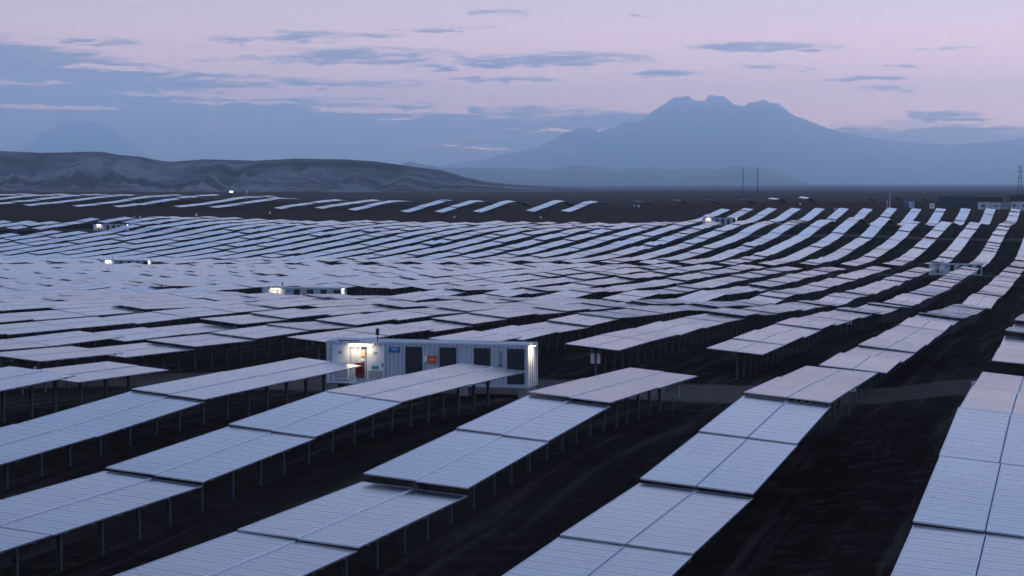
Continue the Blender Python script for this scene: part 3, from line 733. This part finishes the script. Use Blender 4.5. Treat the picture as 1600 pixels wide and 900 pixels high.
# portal of two power poles with slack wires
for px, lab in ((1160.5, 'left thin dark power pole standing on the plain before the volcano'), (1183.5, 'right thin dark power pole standing on the plain before the volcano')):
    x, y = at(px, 2300); r = empty('power_pole', (x, y, EYE-13.5)); tag(r, lab, 'power pole', 'power poles on the far plain')
    MB().tube((0, 0, -1), (0, 0, 30.5), .62, 8, .34).build('pole', M_wood, r)
    MB().tube((-1.6, 0, 24), (1.6, 0, 24), .14).build('crossarm', M_wood, r)
x0_, y0_ = at(1160.5, 2300); x1_, y1_ = at(1183.5, 2300); mb = MB(); prev = None
for i in range(13):
    t = i/12; p = (x0_+(x1_-x0_)*t, y0_+(y1_-y0_)*t, EYE-13.5+24-7.5*4*t*(1-t)*.4-5*(1-t)*.0)
    if prev: mb.tube(prev, p, .07, 5)
    prev = p
tag(mb.build('power_cable', M_wood), 'slack dark cable hanging between the two far power poles', 'cable')
# lattice pylon
x, y = at(1593, 1250); gz = ground(x, y); Hp = 19.5+ (EYE-9-gz)
r = empty('lattice_pylon', (x, y, gz)); tag(r, 'dark lattice steel pylon at the right edge above the cabins', 'pylon')
mb = MB(); nlev = 9
for sx, sy in ((1, 1), (1, -1), (-1, 1), (-1, -1)):
    mb.tube((sx*2.0, sy*2.0, -1), (sx*.35, sy*.35, Hp), .13, 5)
mb.build('leg_frame', M_wood, r)
mb = MB()
for i in range(nlev):
    z0_, z1_ = Hp*i/nlev, Hp*(i+1)/nlev; a = 2.0-1.65*i/nlev; b_ = 2.0-1.65*(i+1)/nlev
    for q in ((( -a, -a), (b_, -b_)), ((a, -a), (-b_, -b_)), ((-a, a), (b_, b_)), ((a, a), (-b_, b_)), ((-a, -a), (-b_, b_)), ((a, a), (b_, -b_))):
        mb.tube((q[0][0], q[0][1], z0_), (q[1][0], q[1][1], z1_), .07, 4)
mb.build('bracing', M_wood, r)
MB().tube((-2.2, 0, Hp*.86), (2.2, 0, Hp*.86), .12, 5).tube((-1.8, 0, Hp*.70), (1.8, 0, Hp*.70), .12, 5).build('crossarm', M_wood, r)
# cabins
def cabin(name, label, px0, px1, v, h, m, win=(), roof=None, d=4, zoff=0, cat='cabin'):
    x0, y0 = at(px0, v); x1, _ = at(px1, v); wd = x1-x0; gz = min(ground(x0, y0), ground(x1, y0))+zoff
    r = empty(name, (x0, y0, gz)); tag(r, label, cat)
    wl = MB().box(0, wd, 0, d, 0, h).build('wall', m, r, bevel=.03)
    MB().box(-.15, wd+.15, -.2, d+.2, h+.003, h+.16).build('roof', roof or M_white, r)
    for a, b_, za, zb in win:
        wf = MB().box(wd*a, wd*b_, -.06, -.003, h*za, h*zb).build('window', M_white, r)
        MB().box(wd*a+.1, wd*b_-.1, -.075, -.061, h*za+.1, h*zb-.1).build('pane', M_black, wf)
    return r
cabin('site_cabin', 'white site cabin with one dark window behind the right row tops', 1527, 1546, 925, 3.1, M_white, [(.30, .62, .35, .75)])
cabin('site_cabin', 'white cabin with a low wide window, right of the single-window cabin', 1547, 1563, 927, 3.0, M_white, [(.3, .8, .4, .62)])
cabin('site_cabin', 'grey-green windowless cabin between the white cabins', 1564, 1578, 930, 2.7, mat('grey_green_paint', (.30, .36, .36), .6))
cabin('site_cabin', 'long pale cabin at the right edge of the view', 1579, 1640, 928, 3.6, M_white, [(.04, .12, .4, .75), (.3, .38, .4, .75)])
cabin('equipment_shed', 'wide dark blue-green shed left of the white cabins', 1466, 1526, 950, 4.2, M_teald, roof=M_teald, d=14, cat='shed')
cabin('shade_roof', 'dark low roof behind the white cabins', 1527, 1566, 946, 4.4, M_brown, roof=M_black, d=10, cat='shed')
cabin('shade_roof', 'brown low roof under the lattice pylon', 1577, 1650, 950, 5.2, M_brown, roof=M_brown, d=12, cat='shed')
cabin('service_cabin', 'dark blue cabin beyond the right row tops', 1411, 1419, 935, 2.5, M_bluec, [(.3, .6, .4, .7)])
cabin('service_cabin', 'pale cabin joined to the right of the dark blue cabin', 1419.5, 1427, 935, 2.6, M_white, [(.6, .85, .4, .7)])
cabin('storage_box', 'single small cream storage box beyond the right row tops', 1452, 1459, 930, 2.2, M_lab, [(.35, .6, .3, .7)])

# ------------------------------------------------------------------ the air
hb = MB().box(-44000, 44000, -44000, 48000, -3.0, 2250.0)
hm = bpy.data.materials.new('haze_air'); hm.use_nodes = True; t = NT(hm.node_tree); hm.node_tree.nodes.clear()
pv = t.n('ShaderNodeVolumePrincipled'); pv.inputs['Density'].default_value = 5.5e-5
pv.inputs['Color'].default_value = (.68, .90, 1.0, 1); pv.inputs['Anisotropy'].default_value = 0.85
oo = t.n('ShaderNodeOutputMaterial'); t.t.links.new(pv.outputs[0], oo.inputs['Volume'])
ho = hb.build('haze', hm); tag(ho, 'thin blue dusk haze over the whole plain', 'haze', kind='stuff')
print('TABLES', len(NEAR), len(FAR), NEAR[-1]['a'] if NEAR else None, {b: sum(t['blk'] == b for t in NEAR) for b in 'ABCD'})
